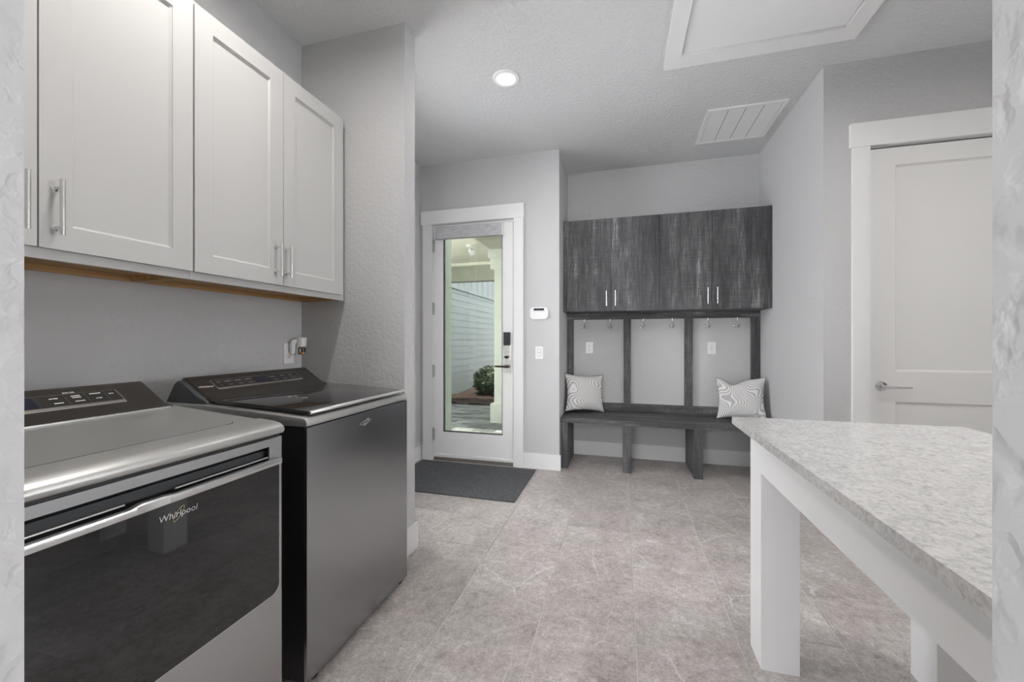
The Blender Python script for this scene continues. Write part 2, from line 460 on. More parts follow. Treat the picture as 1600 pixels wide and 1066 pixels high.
# baseboards
BH, BT = 0.145, 0.015
def base(name, ds, label): return struct(boxes(name, ds, 'trim', None, 0.002), label, 'baseboard')
base('baseboard_partition', [(XS, XS+BT, YS-BT, YS+0.115+BT, 0, BH)], 'white baseboard on the end of the partition wall')
base('baseboard_hall', [(XL, XL+BT, YS+0.115, YD-0.001, 0, BH)], 'white baseboard left of the entry door')
base('baseboard_back', [(-0.903, XA+BT, YD-BT, YD, 0, BH)], 'white baseboard between entry door and bench')
base('baseboard_alcove', [(XA+0.07, XR1-0.002, YB-BT, YB, 0, BH)], 'grey-shaded baseboard under the bench')
base('baseboard_pantry', [(XR1, 1.412, YR-BT, YR, 0, BH)], 'white baseboard left of the panel door')
base('baseboard_right', [(XR-BT, XR, YN, YR, 0, BH)], 'white baseboard along the right wall')

# hall window (lights the entry from the left)
win = boxes('window_1', [(XL-T, XL+0.012, wy0-0.07, wy0, wz0-0.07, wz1+0.07), (XL-T, XL+0.012, wy1, wy1+0.07, wz0-0.07, wz1+0.07),
                         (XL-T, XL+0.012, wy0, wy1, wz1, wz1+0.07), (XL-T, XL+0.03, wy0, wy1, wz0-0.07, wz0)], 'trim', None, 0.002)
struct(win, 'white framed window in the hall wall left of the entry door', 'window')
bx('sash_rail', (XL-0.08, XL-0.05, wy0, wy1, 1.63, 1.67), 'trim', win)
for z0, z1 in ((wz0, 1.63), (1.67, wz1)): bx('pane', (XL-0.068, XL-0.062, wy0, wy1, z0, z1), 'wglass', win, 0)

# ---------------------------------------------------------------- entry door
YF = 3.70
ed = thing('door_1', 'white framed full glass entry door with roller shade and keypad lock', 'door', ((DX0+DX1)/2, YD, 0)); ed['kind'] = 'structure'
trimb = boxes('casing', [(-1.962, -1.852, YF-0.005, YD, 0.0, 2.388)], 'trim', ed, 0.002)
boxes('casing', [(-1.002, -0.908, YF-0.005, YD, 0.0, 2.388)], 'trim', ed, 0.002)
bx('header_casing', (-1.982, -0.902, YF-0.012, YD, 2.388, 2.524), 'trim', ed)
for a, b in ((-1.966, -1.850), (-1.004, -0.904)): bx('plinth_block', (a, b, YF-0.009, YD, 0, 0.15), 'trim', ed)
boxes('jamb', [(DX0, -1.845, YD, YD+0.15, 0.02, DZ), (-1.008, DX1, YD, YD+0.15, 0.02, DZ), (-1.845, -1.008, YD, YD+0.15, 2.362, DZ)], 'trim', ed)
gx0, gx1, gz0, gz1 = -1.745, -1.118, 0.29, 2.262
SF, SB = YD-0.002, YD+0.043
slab = bx('door_frame', (-1.841, gx0, SF, SB, 0.066, 2.358), 'edoor', ed, 0.0015)
bx('door_frame', (gx1, -1.012, SF, SB, 0.066, 2.358), 'edoor', ed, 0.0015)
bx('door_frame', (gx0, gx1, SF, SB, 0.066, gz0), 'edoor', ed, 0.0015)
bx('door_frame', (gx0, gx1, SF, SB, gz1, 2.358), 'edoor', ed, 0.0015)
boxes('glazing_bead', [(gx0, gx0+0.008, SF+0.008, SB-0.008, gz0, gz1), (gx1-0.008, gx1, SF+0.008, SB-0.008, gz0, gz1), (gx0, gx1, SF+0.008, SB-0.008, gz0, gz0+0.008)], 'gunmetal', ed)
bx('pane', (gx0+0.004, gx1-0.004, YD+0.018, YD+0.024, gz0+0.004, gz1), 'glass', ed, 0)
for z0, z1 in ((2.111, 2.221), (1.48, 1.591), (0.848, 0.96), (0.208, 0.322)):
    bm = bmesh.new(); tube(bm, [(-1.8445, SF-0.019, z0), (-1.8445, SF-0.019, z1)], 0.0095, 12)
    for z in (z0, z1): ball(bm, (-1.8445, SF-0.019, z), 0.0095, 10)
    box(bm, -1.846, -1.836, SF-0.018, SF, z0+0.004, z1-0.004)
    finish('hinge', bm, 'hinge', ed)
th = boxes('threshold', [(-1.845, -1.008, YD-0.005, YD+0.15, 0.0, 0.030)], 'thresh', ed, 0.003)
bx('door_sweep', (-1.841, -1.012, SF+0.004, SB, 0.032, 0.056), 'trim', ed, 0.001)
# keypad lock
lk = bx('lock_plate', (-1.094, -1.034, SF-0.012, SF, 0.897, 1.18), 'satin', ed, 0.004)
kp = bx('keypad', (-1.098, -1.036, SF-0.034, SF-0.001, 1.165, 1.292), 'black', ed, 0.010, 3)
kb = bx('lock_body', (-1.096, -1.036, SF-0.028, SF-0.001, 1.03, 1.172), 'satin', ed, 0.006)
bm = bmesh.new(); tube(bm, [(-1.065, SF-0.028, 1.052), (-1.065, SF-0.042, 1.052)], 0.015, 14)
box(bm, -1.085, -1.045, SF-0.052, SF-0.040, 1.046, 1.060); finish('thumb_turn', bm, 'brown', lk, 0.002)
bm = bmesh.new(); tube(bm, [(-1.05, SF-0.012, 0.962), (-1.05, SF-0.045, 0.962), (-1.07, SF-0.055, 0.962), (-1.12, SF-0.056, 0.963), (-1.178, SF-0.052, 0.965)], [0.013, 0.011, 0.010, 0.0095, 0.009], 12)
finish('lever_handle', bm, 'brown', lk)
# shade cassette mounted on the door
sh = thing('roller_shade', 'rolled-up grey woven roller shade mounted across the glass door top', 'window shade', (-1.43, SF, 2.226))
bx('fabric_roll', (-1.806, -1.106, 3.655, SF-0.012, 2.226, 2.342), 'shade', sh, 0.012, 3)
bx('end_cap', (-1.105, -1.098, 3.652, SF, 2.224, 2.344), 'plate', sh, 0.001)
bx('end_cap', (-1.814, -1.807, 3.652, SF, 2.224, 2.344), 'plate', sh, 0.001)
bx('mounting_rail', (-1.806, -1.106, SF-0.012, SF, 2.24, 2.338), 'plate', sh, 0.001)

# keypad + switch on the wall beside the door
t = thing('alarm_keypad', 'white rounded alarm keypad with dark display on wall beside entry door', 'keypad', (-0.754, YD, 1.41))
bm = bmesh.new(); kp_pts = []
for cx_, cz_, a0 in ((-0.700, 1.494, 0), (-0.808, 1.494, 90), (-0.808, 1.444, 180), (-0.700, 1.444, 270)):
    for q in range(7): a = R(a0+q*15); kp_pts.append((cx_+0.032*math.cos(a), cz_+0.032*math.sin(a)))
P0 = [bm.verts.new((x, YD, z)) for x, z in kp_pts]; P1 = [bm.verts.new((x, 3.694, z)) for x, z in kp_pts]
P2 = [bm.verts.new((-0.754+(x+0.754)*0.955, 3.690, 1.469+(z-1.469)*0.94)) for x, z in kp_pts]
for A_, B_ in ((P0, P1), (P1, P2)):
    for q in range(len(P0)): bm.faces.new((A_[q], B_[q], B_[(q+1) % len(P0)], A_[(q+1) % len(P0)]))
bm.faces.new(P2); bm.faces.new(P0[::-1]); bmesh.ops.recalc_face_normals(bm, faces=bm.faces)
finish('housing', bm, 'plate', t)
bx('display', (-0.803, -0.704, 3.688, 3.6915, 1.494, 1.515), 'screen', t, 0.001)
bx('cover_line', (-0.815, -0.692, 3.6888, 3.6905, 1.484, 1.486), 'dash', t, 0)

def plate(name, label, cat, kind, c, face, group=None, wide=0.074, high=0.118):
    """switch or outlet plate, face = '-y' or '+x' at wall point c (centre)"""
    cx, cy, cz = c
    t = thing(name, label, cat, (cx, cy, cz-high/2), group)
    def b(nm, a0, a1, d0, d1, z0, z1, m, par=t, bev=0.0015):
        if face == '-y': return bx(nm, (cx+a0, cx+a1, cy-d1, cy-d0, cz+z0, cz+z1), m, par, bev)
        return bx(nm, (cx+d0, cx+d1, cy+a0, cy+a1, cz+z0, cz+z1), m, par, bev)
    b('cover_plate', -wide/2, wide/2, 0, 0.007, -high/2, high/2, 'plate', t, 0.002)
    if kind == 'outlet':
        for s in (-1, 1):
            r = b('receptacle', -0.017, 0.017, 0.006, 0.009, s*0.020-0.014, s*0.020+0.014, 'plate', t, 0.001)
            for a in (-0.007, 0.007): b('slot', a-0.0012, a+0.0012, 0.0085, 0.0094, s*0.020-0.002, s*0.020+0.007, 'slot', r, 0)
            b('slot', -0.0025, 0.0025, 0.0085, 0.0094, s*0.020-0.010, s*0.020-0.005, 'slot', r, 0)
    elif kind == 'gfci':
        r = b('receptacle', -0.017, 0.017, 0.006, 0.0095, -0.034, 0.034, 'plate', t, 0.001)
        for s in (-1, 1):
            for a in (-0.007, 0.007): b('slot', a-0.0012, a+0.0012, 0.009, 0.0099, s*0.020-0.002, s*0.020+0.007, 'slot', r, 0)
        b('test_button', -0.008, 0.008, 0.009, 0.0105, -0.006, -0.001, 'dash', r, 0)
        b('reset_button', -0.008, 0.008, 0.009, 0.0105, 0.001, 0.006, 'plate', r, 0)
    else:
        b('rocker_gap_shade', -0.0175, 0.0175, 0.006, 0.0075, -0.0345, 0.0345, 'dash', t, 0)  # grey sheet paints the shaded gap around the rockers
        for s in (-1, 1):
            r = b('rocker', -0.0155, 0.0155, 0.006, 0.011, s*0.017-0.0155, s*0.017+0.0155, 'plate', t, 0.002)
    return t
plate('light_switch', 'white light switch below the alarm keypad', 'switch', 'switch', (-0.754, YD, 1.098), '-y')
plate('wall_outlet', 'white wall outlet above the left pillow, in the left alcove panel', 'outlet', 'outlet', (-0.333, YB, 1.136), '-y')
plate('wall_outlet', 'white wall outlet in the right alcove panel, above the right pillow', 'outlet', 'gfci', (0.849, YB, 1.138), '-y')
plate('wall_outlet', 'white wall outlet above the washer holding a plug-in air freshener', 'outlet', 'outlet', (XN, 1.898, 1.141), '+x')
# air freshener in the laundry outlet
t = thing('air_freshener', 'white plug-in air freshener with amber oil vial above the washer', 'air freshener', (XN+0.01, 1.92, 1.14))
bm = bmesh.new(); tube(bm, [(XN+0.026, 1.903, 1.138), (XN+0.026, 1.903, 1.19), (XN+0.030, 1.908, 1.208), (XN+0.045, 1.92, 1.214)], [0.014, 0.016, 0.015, 0.012], 14)
finish('plug_body', bm, 'plate', t)
bm = bmesh.new(); lathe(bm, [(0.022, 0), (0.0245, 0.002), (0.027, 0.052), (0.025, 0.055)], (XN+0.062, 1.935, 1.178), 'z', 24); finish('cap', bm, 'plate', t)
bm = bmesh.new(); lathe(bm, [(0.014, 0.0), (0.0185, 0.004), (0.0195, 0.035), (0.012, 0.045)], (XN+0.062, 1.935, 1.133), 'z', 20); vial = finish('vial', bm, 'clearp', t)
bm = bmesh.new(); lathe(bm, [(0.012, 0.0), (0.0165, 0.003), (0.017, 0.012)], (XN+0.062, 1.935, 1.1345), 'z', 20); finish('oil', bm, 'amber', vial)
bm = bmesh.new(); tube(bm, [(XN+0.062, 1.935, 1.137), (XN+0.062, 1.935, 1.178)], 0.003, 8); finish('wick', bm, 'brown', vial)

# ---------------------------------------------------------------- panel door on the right
pd = thing('door_2', 'white two-panel interior door with chrome lever handle', 'door', ((PX0+PX1)/2, YR, 0)); pd['kind'] = 'structure'
bx('casing', (1.416, 1.509, YR-0.018, YR, 0, 2.442), 'trim', pd)
bx('casing', (2.334, 2.427, YR-0.018, YR, 0, 2.442), 'trim', pd)
bx('header_casing', (1.403, 2.440, YR-0.025, YR, 2.442, 2.592), 'trim', pd)
boxes('jamb', [(PX0, PX0+0.004, YR, YR+T, 0, PZ), (PX1-0.004, PX1, YR, YR+T, 0, PZ), (PX0, PX1, YR, YR+T, PZ-0.004, PZ)], 'gunmetal', pd)
px0, px1 = 1.517, 2.326
sf, sb = YR+0.002, YR+0.04
for d in ((px0, 1.648, 0.012, 2.424), (2.195, px1, 0.012, 2.424), (1.648, 2.195, 2.315, 2.424), (1.648, 2.195, 0.832, 1.022), (1.648, 2.195, 0.012, 0.24)):
    bx('door_frame', (d[0], d[1], sf, sb, d[2], d[3]), 'dwhite', pd, 0.0008, 1)
for z0, z1 in ((1.022, 2.315), (0.24, 0.832)):
    bm = bmesh.new()
    y0, y1 = sf+0.003, sf+0.014
    a, b, c2, d2 = 1.648, 2.195, z0, z1
    ins = 0.012
    o = [bm.verts.new(p) for p in ((a, sf+0.001, c2), (b, sf+0.001, c2), (b, sf+0.001, d2), (a, sf+0.001, d2))]
    i_ = [bm.verts.new(p) for p in ((a+ins, y1, c2+ins), (b-ins, y1, c2+ins), (b-ins, y1, d2-ins), (a+ins, y1, d2-ins))]
    for k in range(4): bm.faces.new((o[k], o[(k+1) % 4], i_[(k+1) % 4], i_[k]))
    bm.faces.new(i_)
    bk = [bm.verts.new((v.co.x, sb-0.004, v.co.z)) for v in o]
    for k in range(4): bm.faces.new((o[(k+1) % 4], o[k], bk[k], bk[(k+1) % 4]))
    bm.faces.new(bk[::-1])
    bmesh.ops.recalc_face_normals(bm, faces=bm.faces)
    finish('panel', bm, 'dwhite', pd)
hd = bmesh.new(); lathe(hd, [(0.032, 0.0), (0.032, -0.006), (0.026, -0.012), (0.014, -0.014), (0.012, -0.045)], (1.576, sf, 0.927), 'y', 28)
hob = finish('lever_rose', hd, 'chrome', pd)
bm = bmesh.new(); tube(bm, [(1.570, sf-0.048, 0.927), (1.60, sf-0.052, 0.926), (1.66, sf-0.054, 0.925), (1.705, sf-0.050, 0.925)], [0.011, 0.009, 0.0075, 0.007], 12)
finish('lever_handle', bm, 'chrome', hob)

# ---------------------------------------------------------------- ceiling fittings
def can(label, x, y, power):
    t = thing('recessed_light', label, 'ceiling light', (x, y, H), 'recessed ceiling downlights')
    bm = bmesh.new(); lathe(bm, [(0.060, -0.001), (0.064, -0.010), (0.086, -0.008), (0.093, -0.001), (0.092, 0.0)], (x, y, H), 'z', 40)
    finish('trim_ring', bm, 'plate', t)
    bm = bmesh.new(); lathe(bm, [(0.060, -0.0105), (0.0595, -0.0112)], (x, y, H), 'z', 40); finish('lens', bm, 'lens', t)
    ld = bpy.data.lights.new('downlight', 'AREA'); ld.shape = 'DISK'; ld.size = 0.115; ld.energy = power; ld.color = (1.0, 0.96, 0.91)
    ld.spread = R(170)
    lo = bpy.data.objects.new('downlight_lamp', ld); C.objects.link(lo); lo.parent = t; lo.location = (0, 0, -0.014)
can('lit round recessed downlight in the ceiling before the entry door', -0.76, 2.61, K['entry'])
can('recessed downlight above the washer and dryer, beyond the photo top edge', -1.15, 1.0, K['washer'])
can('added fill downlight above the table, beyond the photo top edge', 1.75, 1.6, K['table'])  # unseen lamp added to brighten the table side
can('added fill downlight over the room centre near the opening, beyond the photo top edge', 0.45, 0.75, K['centre'])  # unseen lamp added as fill near the opening
can('added fill downlight in the passage behind the viewpoint', 0.0, -1.1, K['passage'])  # unseen lamp added to send fill through the opening

hx0, hx1, hy0, hy1 = 0.264, 1.314, 1.30, 2.786
hx = thing('attic_hatch', 'white framed attic access hatch in the ceiling above the table', 'hatch', ((hx0+hx1)/2, (hy0+hy1)/2, H-0.02))
for d in ((hx0, hx0+0.092, hy0, hy1), (hx1-0.092, hx1, hy0, hy1), (hx0+0.092, hx1-0.092, hy1-0.108, hy1), (hx0+0.092, hx1-0.092, hy0, hy0+0.092)):
    bx('frame_board', (*d, H-0.020, H), 'trim', hx, 0.0015)
bx('hatch_panel', (hx0+0.092+0.006, hx1-0.092-0.006, hy0+0.098, hy1-0.115, H-0.006, H), 'trim', hx, 0.002)

vx0, vx1, vy0, vy1 = 0.640, 1.192, 3.385, 3.938
v = thing('air_vent', 'white square return air vent in the ceiling beside the hatch', 'vent', ((vx0+vx1)/2, (vy0+vy1)/2, H-0.012))
for d in ((vx0, vx0+0.030, vy0, vy1), (vx1-0.030, vx1, vy0, vy1), (vx0+0.03, vx1-0.03, vy0, vy0+0.025), (vx0+0.03, vx1-0.03, vy1-0.025, vy1)):
    bx('frame', (*d, H-0.012, H), 'plate', v, 0.002)
bx('backing', (vx0+0.03, vx1-0.03, vy0+0.025, vy1-0.025, H-0.003, H), 'slot', v, 0)
nsl = 24
sw = (vx1-vx0-0.06)/4
for i in range(4):
    a = vx0+0.03+i*sw
    for q in range(nsl):
        y_ = vy0+0.0255+(vy1-vy0-0.051)*q/nsl; dl = (vy1-vy0-0.051)/nsl
        bx('louver', (a+0.003, a+sw-0.003, y_+0.0006, y_+dl-0.0006, H-0.0085, H-0.003), 'plate', v, 0)
    if i: bx('divider', (a-0.0025, a+0.0025, vy0+0.025, vy1-0.025, H-0.0075, H-0.003), 'dash', v, 0)

# ---------------------------------------------------------------- white wall cabinets
CZ0, CZ1, CF = 1.449, 2.512, -1.575
def pull(parent, x, y, z0, z1):
    bm = bmesh.new()
    zc = (z0+z1)/2
    tube(bm, [(x+0.035, y, z0), (x+0.035, y, z1)], 0.0062, 14)
    h = finish('handle', bm, 'satin', parent)
    for z in (z0+0.022, z1-0.022):
        bm = bmesh.new(); lathe(bm, [(0.0085, 0.0), (0.0085, 0.003), (0.005, 0.006), (0.005, 0.032)], (x, y, z), 'x', 14)
        finish('handle_post', bm, 'chrome', h)
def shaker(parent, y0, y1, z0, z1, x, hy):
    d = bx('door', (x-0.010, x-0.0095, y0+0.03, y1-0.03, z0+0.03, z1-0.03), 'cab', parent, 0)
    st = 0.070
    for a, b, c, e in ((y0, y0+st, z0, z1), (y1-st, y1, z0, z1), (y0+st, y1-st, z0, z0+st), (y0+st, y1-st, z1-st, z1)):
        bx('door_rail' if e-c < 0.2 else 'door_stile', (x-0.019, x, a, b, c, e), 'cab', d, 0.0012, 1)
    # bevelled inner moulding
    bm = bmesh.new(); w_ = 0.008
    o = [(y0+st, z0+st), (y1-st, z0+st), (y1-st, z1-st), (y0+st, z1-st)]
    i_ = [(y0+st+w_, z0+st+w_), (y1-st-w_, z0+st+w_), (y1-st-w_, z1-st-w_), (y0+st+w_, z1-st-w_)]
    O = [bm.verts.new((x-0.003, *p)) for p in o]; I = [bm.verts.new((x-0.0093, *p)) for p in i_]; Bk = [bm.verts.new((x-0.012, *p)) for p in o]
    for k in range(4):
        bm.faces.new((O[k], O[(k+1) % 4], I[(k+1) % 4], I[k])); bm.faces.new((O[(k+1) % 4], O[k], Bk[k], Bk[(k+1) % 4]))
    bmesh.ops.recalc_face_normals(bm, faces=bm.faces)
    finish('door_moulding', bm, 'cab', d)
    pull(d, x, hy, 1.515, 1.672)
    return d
def wall_cab(label, y0, y1, doors, filler=0.0):
    t = thing('wall_cabinet', label, 'cabinet', (CF-0.15, (y0+y1)/2, CZ0), 'white shaker wall cabinets over the laundry machines')
    XB = XN
    bx('side_panel', (XB, CF-0.018, y0+0.001, y0+0.017, CZ0, CZ1), 'ply', t, 0)
    bx('side_panel', (XB, CF-0.018, y1-0.017, y1-0.001, CZ0, CZ1), 'ply', t, 0)
    bx('bottom_panel', (XB, CF-0.018, y0+0.017, y1-0.017, CZ0+0.022, CZ0+0.036), 'ply', t, 0)
    bx('top_panel', (XB, CF-0.018, y0+0.001, y1-0.001, CZ1-0.016, CZ1), 'cab', t, 0)
    bx('back_rail', (XB, XB+0.016, y0+0.017, y1-0.017, CZ0, CZ0+0.022), 'ply', t, 0)
    f = bx('face_frame', (CF-0.018, CF, y0+0.0005, y1-0.0005, CZ0, CZ0+0.045), 'cab', t, 0.0015)
    bx('face_frame', (CF-0.018, CF, y0+0.0005, y1-0.0005, CZ1-0.04, CZ1), 'cab', t, 0.0015)
    for a, b in ((y0+0.0005, y0+0.035), (y1-0.035, y1-0.0005)):
        bx('face_frame', (CF-0.018, CF, a, b, CZ0+0.045, CZ1-0.04), 'cab', t, 0.001)
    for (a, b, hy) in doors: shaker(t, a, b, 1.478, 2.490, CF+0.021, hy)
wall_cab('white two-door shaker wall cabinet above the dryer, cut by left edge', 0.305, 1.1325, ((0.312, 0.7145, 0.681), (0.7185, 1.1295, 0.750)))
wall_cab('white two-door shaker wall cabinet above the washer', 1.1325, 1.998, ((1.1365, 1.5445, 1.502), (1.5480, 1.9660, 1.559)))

# ---------------------------------------------------------------- dryer
def slope_box(name, A, B, s0, s1, y0, y1, t0, t1, m, parent, bevel=0.0):
    """slab lying on the console slope that runs A->B in (x,z)"""
    A = Vector(A); B = Vector(B); e = (B-A).normalized(); n = Vector((-e.y, e.x))
    if n.y < 0: n = -n
    bm = bmesh.new()
    prism(bm, [tuple(A+e*s0+n*t0), tuple(A+e*s1+n*t0), tuple(A+e*s1+n*t1), tuple(A+e*s0+n*t1)], 'y', y0, y1)
    return finish(name, bm, m, parent, bevel, 1)
def slope_text(parent, s, size, A, B, sc, yc, m):
    A = Vector(A); B = Vector(B); e = (B-A).normalized(); n = Vector((-e.y, e.x))
    if n.y < 0: n = -n
    bm = text_bm(s, size, 0.0004, 0.15)
    p = A+e*sc+n*0.0012
    bmesh.ops.transform(bm, matrix=frame_matrix(Vector((p.x, yc, p.y)), Vector((0,1,0)), Vector((e.x,0,e.y)), Vector((n.x,0,n.y))), verts=bm.verts)
    return finish('lettering', bm, m, parent)
def ring_pts(cy, cz, a, b, rot, x, n=40):
    out = []
    for k in range(n):
        t_ = 2*math.pi*k/n
        u_, v_ = a*math.cos(t_), b*math.sin(t_)
        out.append((x, cy+u_*math.cos(rot)-v_*math.sin(rot), cz+u_*math.sin(rot)+v_*math.cos(rot)))
    return out

dy0, dy1, DXF, DXB = 0.315, 1.008, -1.020, -1.705
dr = thing('dryer', 'stainless grey front-load dryer with black glass door, nearest the camera', 'dryer', ((DXF+DXB)/2, (dy0+dy1)/2, 0), 'matching laundry pair')
bx('cabinet_body', (DXB, DXF-0.020, dy0+0.002, dy1-0.002, 0.030, 0.925), 'gunmetal', dr, 0.006)
# front panel with rounded edges: frame pieces round the door and the pocket
gz_0, gz_1 = 0.452, 0.843
yR = dy1
bx('front_panel', (DXF-0.022, DXF, dy0, dy1, 0.036, gz_0-0.003), 'steel', dr, 0.006, 3)
bx('front_panel_top', (DXF-0.022, DXF, dy0, dy1, 0.898, 0.922), 'steel', dr, 0.005, 3)
bx('front_panel_side', (DXF-0.022, DXF-0.0005, 0.984, dy1, gz_0-0.006, 0.902), 'steel', dr, 0.004, 3)
bx('front_panel_side', (DXF-0.022, DXF-0.0005, dy0, dy0+0.024, gz_0-0.006, 0.902), 'steel', dr, 0.004, 3)
# pocket: dark concave channel above the handle bar
bm = bmesh.new()
prof = [(DXF+0.001, 0.8985)]
for k in range(9):
    a = R(90 + k*22.5); prof.append((DXF-0.002+0.021*math.cos(a), 0.876+0.020*math.sin(a)))
prof += [(DXF+0.001, 0.853), (DXF-0.0245, 0.852), (DXF-0.0245, 0.8995)]
prism(bm, prof, 'y', dy0+0.026, 0.983)
finish('handle_pocket', bm, mat('pocket_dark_metal', (0.06, 0.06, 0.062), 0.18, 0.8), dr)
bm = bmesh.new()
box(bm, DXF-0.004, DXF+0.001, 0.962, 0.984, 0.853, 0.8985); finish('pocket_end', bm, 'steel', dr, 0.003)
# glass door with rounded lower corners
bm = bmesh.new()
g0, g1, rr = dy0+0.016, 0.990, 0.030
pts = [(g0, gz_1), (g0, gz_0+rr)]
for k in range(1, 8): a = R(180+k*90/8); pts.append((g0+rr+rr*math.cos(a), gz_0+rr+rr*math.sin(a)))
pts += [(g0+rr, gz_0), (g1-rr, gz_0)]
for k in range(1, 8): a = R(270+k*90/8); pts.append((g1-rr+rr*math.cos(a), gz_0+rr+rr*math.sin(a)))
pts += [(g1, gz_0+rr), (g1, gz_1)]
prism(bm, pts, 'x', DXF-0.018, -1.010)
door = finish('door', bm, 'bglass', dr, 0.0012, 1)
bm = bmesh.new()
tube(bm, [(-1.0115, y, z) for y, z in [(g0-0.001, gz_1)] + [(p[0], p[1]) for p in pts[1:-1]] + [(g1+0.001, gz_1)]], 0.0016, 6)
finish('door_trim', bm, 'bar', door)
# faint porthole ring behind the glass is not raised: handle bar with a wider grip in the middle
bm = bmesh.new()
prism(bm, [(g0, 0.843), (g1+0.001, 0.843), (g1+0.001, 0.862), (0.690, 0.862), (0.667, 0.8655), (0.620, 0.8655), (0.600, 0.860), (g0, 0.862)], 'x', -1.016, -0.9995)
hb = finish('handle_bar', bm, 'bar', door, 0.003, 2)
bx('grip_highlight', (-1.0, -0.9985, 0.612, 0.676, 0.846, 0.861), 'chrome', hb, 0.0005)
for a, b in ((0.36, 0.60), (0.70, 0.955)):
    bm = bmesh.new(); tube(bm, [(-1.019, a, 0.8685), (-1.019, b, 0.8685)], 0.0022, 8); finish('pocket_rib', bm, 'bar', hb)
# lettering on the glass
bm = text_bm('Whirlpool', 0.0205, 0.0006, 0.12)
bmesh.ops.transform(bm, matrix=frame_matrix(Vector((-1.0088, 0.7005, 0.810)), Vector((0,1,0)), Vector((0,0,1)), Vector((1,0,0))), verts=bm.verts)
finish('lettering', bm, 'chrome', door)
bm = bmesh.new(); tube(bm, ring_pts(0.7005, 0.810, 0.0185, 0.0065, R(52), -1.0085, 36), 0.0008, 6, True); finish('logo_ring', bm, 'gold', door)
# top cover
bm = bmesh.new()
prism(bm, [(DXF-0.008, 0.9285), (DXF+0.006, 0.932), (DXF+0.011, 0.941), (DXF+0.008, 0.952), (DXF-0.006, 0.9615), (DXF-0.030, 0.967), (-1.110, 0.972), (-1.118, 0.969), (-1.30, 0.983), (-1.46, 0.995), (DXB, 0.998), (DXB, 0.9285)], 'y', dy0-0.003, dy1+0.004)
tp = finish('top_cover', bm, 'top', dr, 0.009, 3)
bm = bmesh.new(); tube(bm, [(-1.116, dy0+0.05, 0.9699), (-1.116, 0.90, 0.9699), (-1.122, 0.93, 0.9700), (-1.140, 0.945, 0.9710)], 0.0013, 6); finish('crease_shade', bm, 'gunmetal', dr)  # dark strip stands for the shade along the embossed step
bx('seam', (DXB, DXF-0.006, dy0+0.004, dy1-0.004, 0.921, 0.930), 'black', dr, 0)
A_, B_ = (-1.500, 1.007), (-1.605, 1.072)
bm = bmesh.new()
prism(bm, [(-1.462, 0.990), (-1.462, 0.998), A_, B_, (-1.618, 1.0765), (-1.634, 1.072), (-1.70, 0.995), (-1.70, 0.985)], 'y', dy0+0.004, dy1-0.008)
con = finish('control_console', bm, 'console', dr, 0.008, 3)
bx('console_trim', (-1.463, -1.458, dy0+0.01, dy1-0.02, 0.9935, 0.9985), 'bar', dr, 0.001)
slope_box('bezel', A_, B_, 0.030, 0.098, 0.39, 0.906, -0.002, 0.0012, 'bar', con, 0.0005)
slope_box('touch_panel', A_, B_, 0.042, 0.096, 0.392, 0.903, -0.002, 0.0018, 'black', con)
slope_box('display', A_, B_, 0.044, 0.094, 0.62, 0.712, -0.002, 0.0022, 'screen', con)
slope_box('key_backing', A_, B_, 0.043, 0.095, 0.722, 0.900, -0.002, 0.0021, mat('touch_key_grey', (0.035, 0.034, 0.033), 0.3), con)
for (s, y0, y1) in ((0.078, 0.744, 0.762), (0.055, 0.746, 0.766), (0.082, 0.792, 0.812), (0.074, 0.792, 0.812), (0.056, 0.792, 0.814), (0.084, 0.836, 0.862), (0.060, 0.842, 0.856), (0.076, 0.880, 0.892)):
    slope_box('key_print', A_, B_, s, s+0.0035, y0, y1, 0, 0.0026, 'ink', con)
for y in (0.778, 0.824, 0.872): slope_box('key_divider', A_, B_, 0.045, 0.094, y, y+0.0012, 0, 0.0026, 'slot', con)
slope_text(con, 'DRYER', 0.009, A_, B_, 0.103, 0.795, 'ink')
for k in range(4):
    bm = bmesh.new(); yy = dy0+0.06 if k % 2 else dy1-0.06; xx = DXF-0.06 if k < 2 else DXB+0.06
    lathe(bm, [(0.022, 0), (0.024, 0.004), (0.012, 0.008), (0.012, 0.032)], (xx, yy, 0), 'z', 14); finish('foot', bm, 'black', dr)

# ---------------------------------------------------------------- washer
wy_0, wy_1, WXF, WXB = 1.152, 1.824, -1.058, -1.742
wa = thing('washer', 'dark grey top-load washer with smoked glass lid beside the partition', 'washer', ((WXF+WXB)/2, (wy_0+wy_1)/2, 0), 'matching laundry pair')
bx('cabinet_body', (WXB, WXF-0.012, wy_0, wy_1, 0.024, 0.912), 'black', wa, 0.006)
bx('front_panel', (WXF-0.030, WXF, wy_0+0.0005, wy_1-0.0005, 0.020, 0.9115), 'steel_dim', wa, 0.008, 3)
bm = bmesh.new()
prism(bm, [(WXF-0.006, 0.914), (WXF+0.002, 0.918), (WXF+0.003, 0.930), (WXF-0.006, 0.944), (WXF-0.020, 0.9475), (-1.30, 0.960), (-1.52, 0.972), (WXB, 0.974), (WXB, 0.914)], 'y', wy_0-0.002, wy_1+0.002)
finish('top_frame', bm, 'top', wa, 0.008, 3)
bm = bmesh.new()
prism(bm, [(WXF-0.045, 0.945), (WXF-0.045, 0.9535), (-1.52, 0.978), (-1.52, 0.955)], 'y', wy_0+0.030, wy_1-0.030)
finish('lid_gap_shade', bm, 'black', wa)  # black block stands for the shadow in the gap under the lid
bm = bmesh.new()
prism(bm, [(WXF-0.004, 0.9555), (WXF-0.004, 0.966), (-1.25, 0.978), (-1.555, 0.992), (-1.555, 0.979), (-1.25, 0.9655)], 'y', wy_0+0.022, wy_1-0.012)
lid = finish('lid', bm, 'lidglass', wa, 0.003, 2)
bm = bmesh.new()
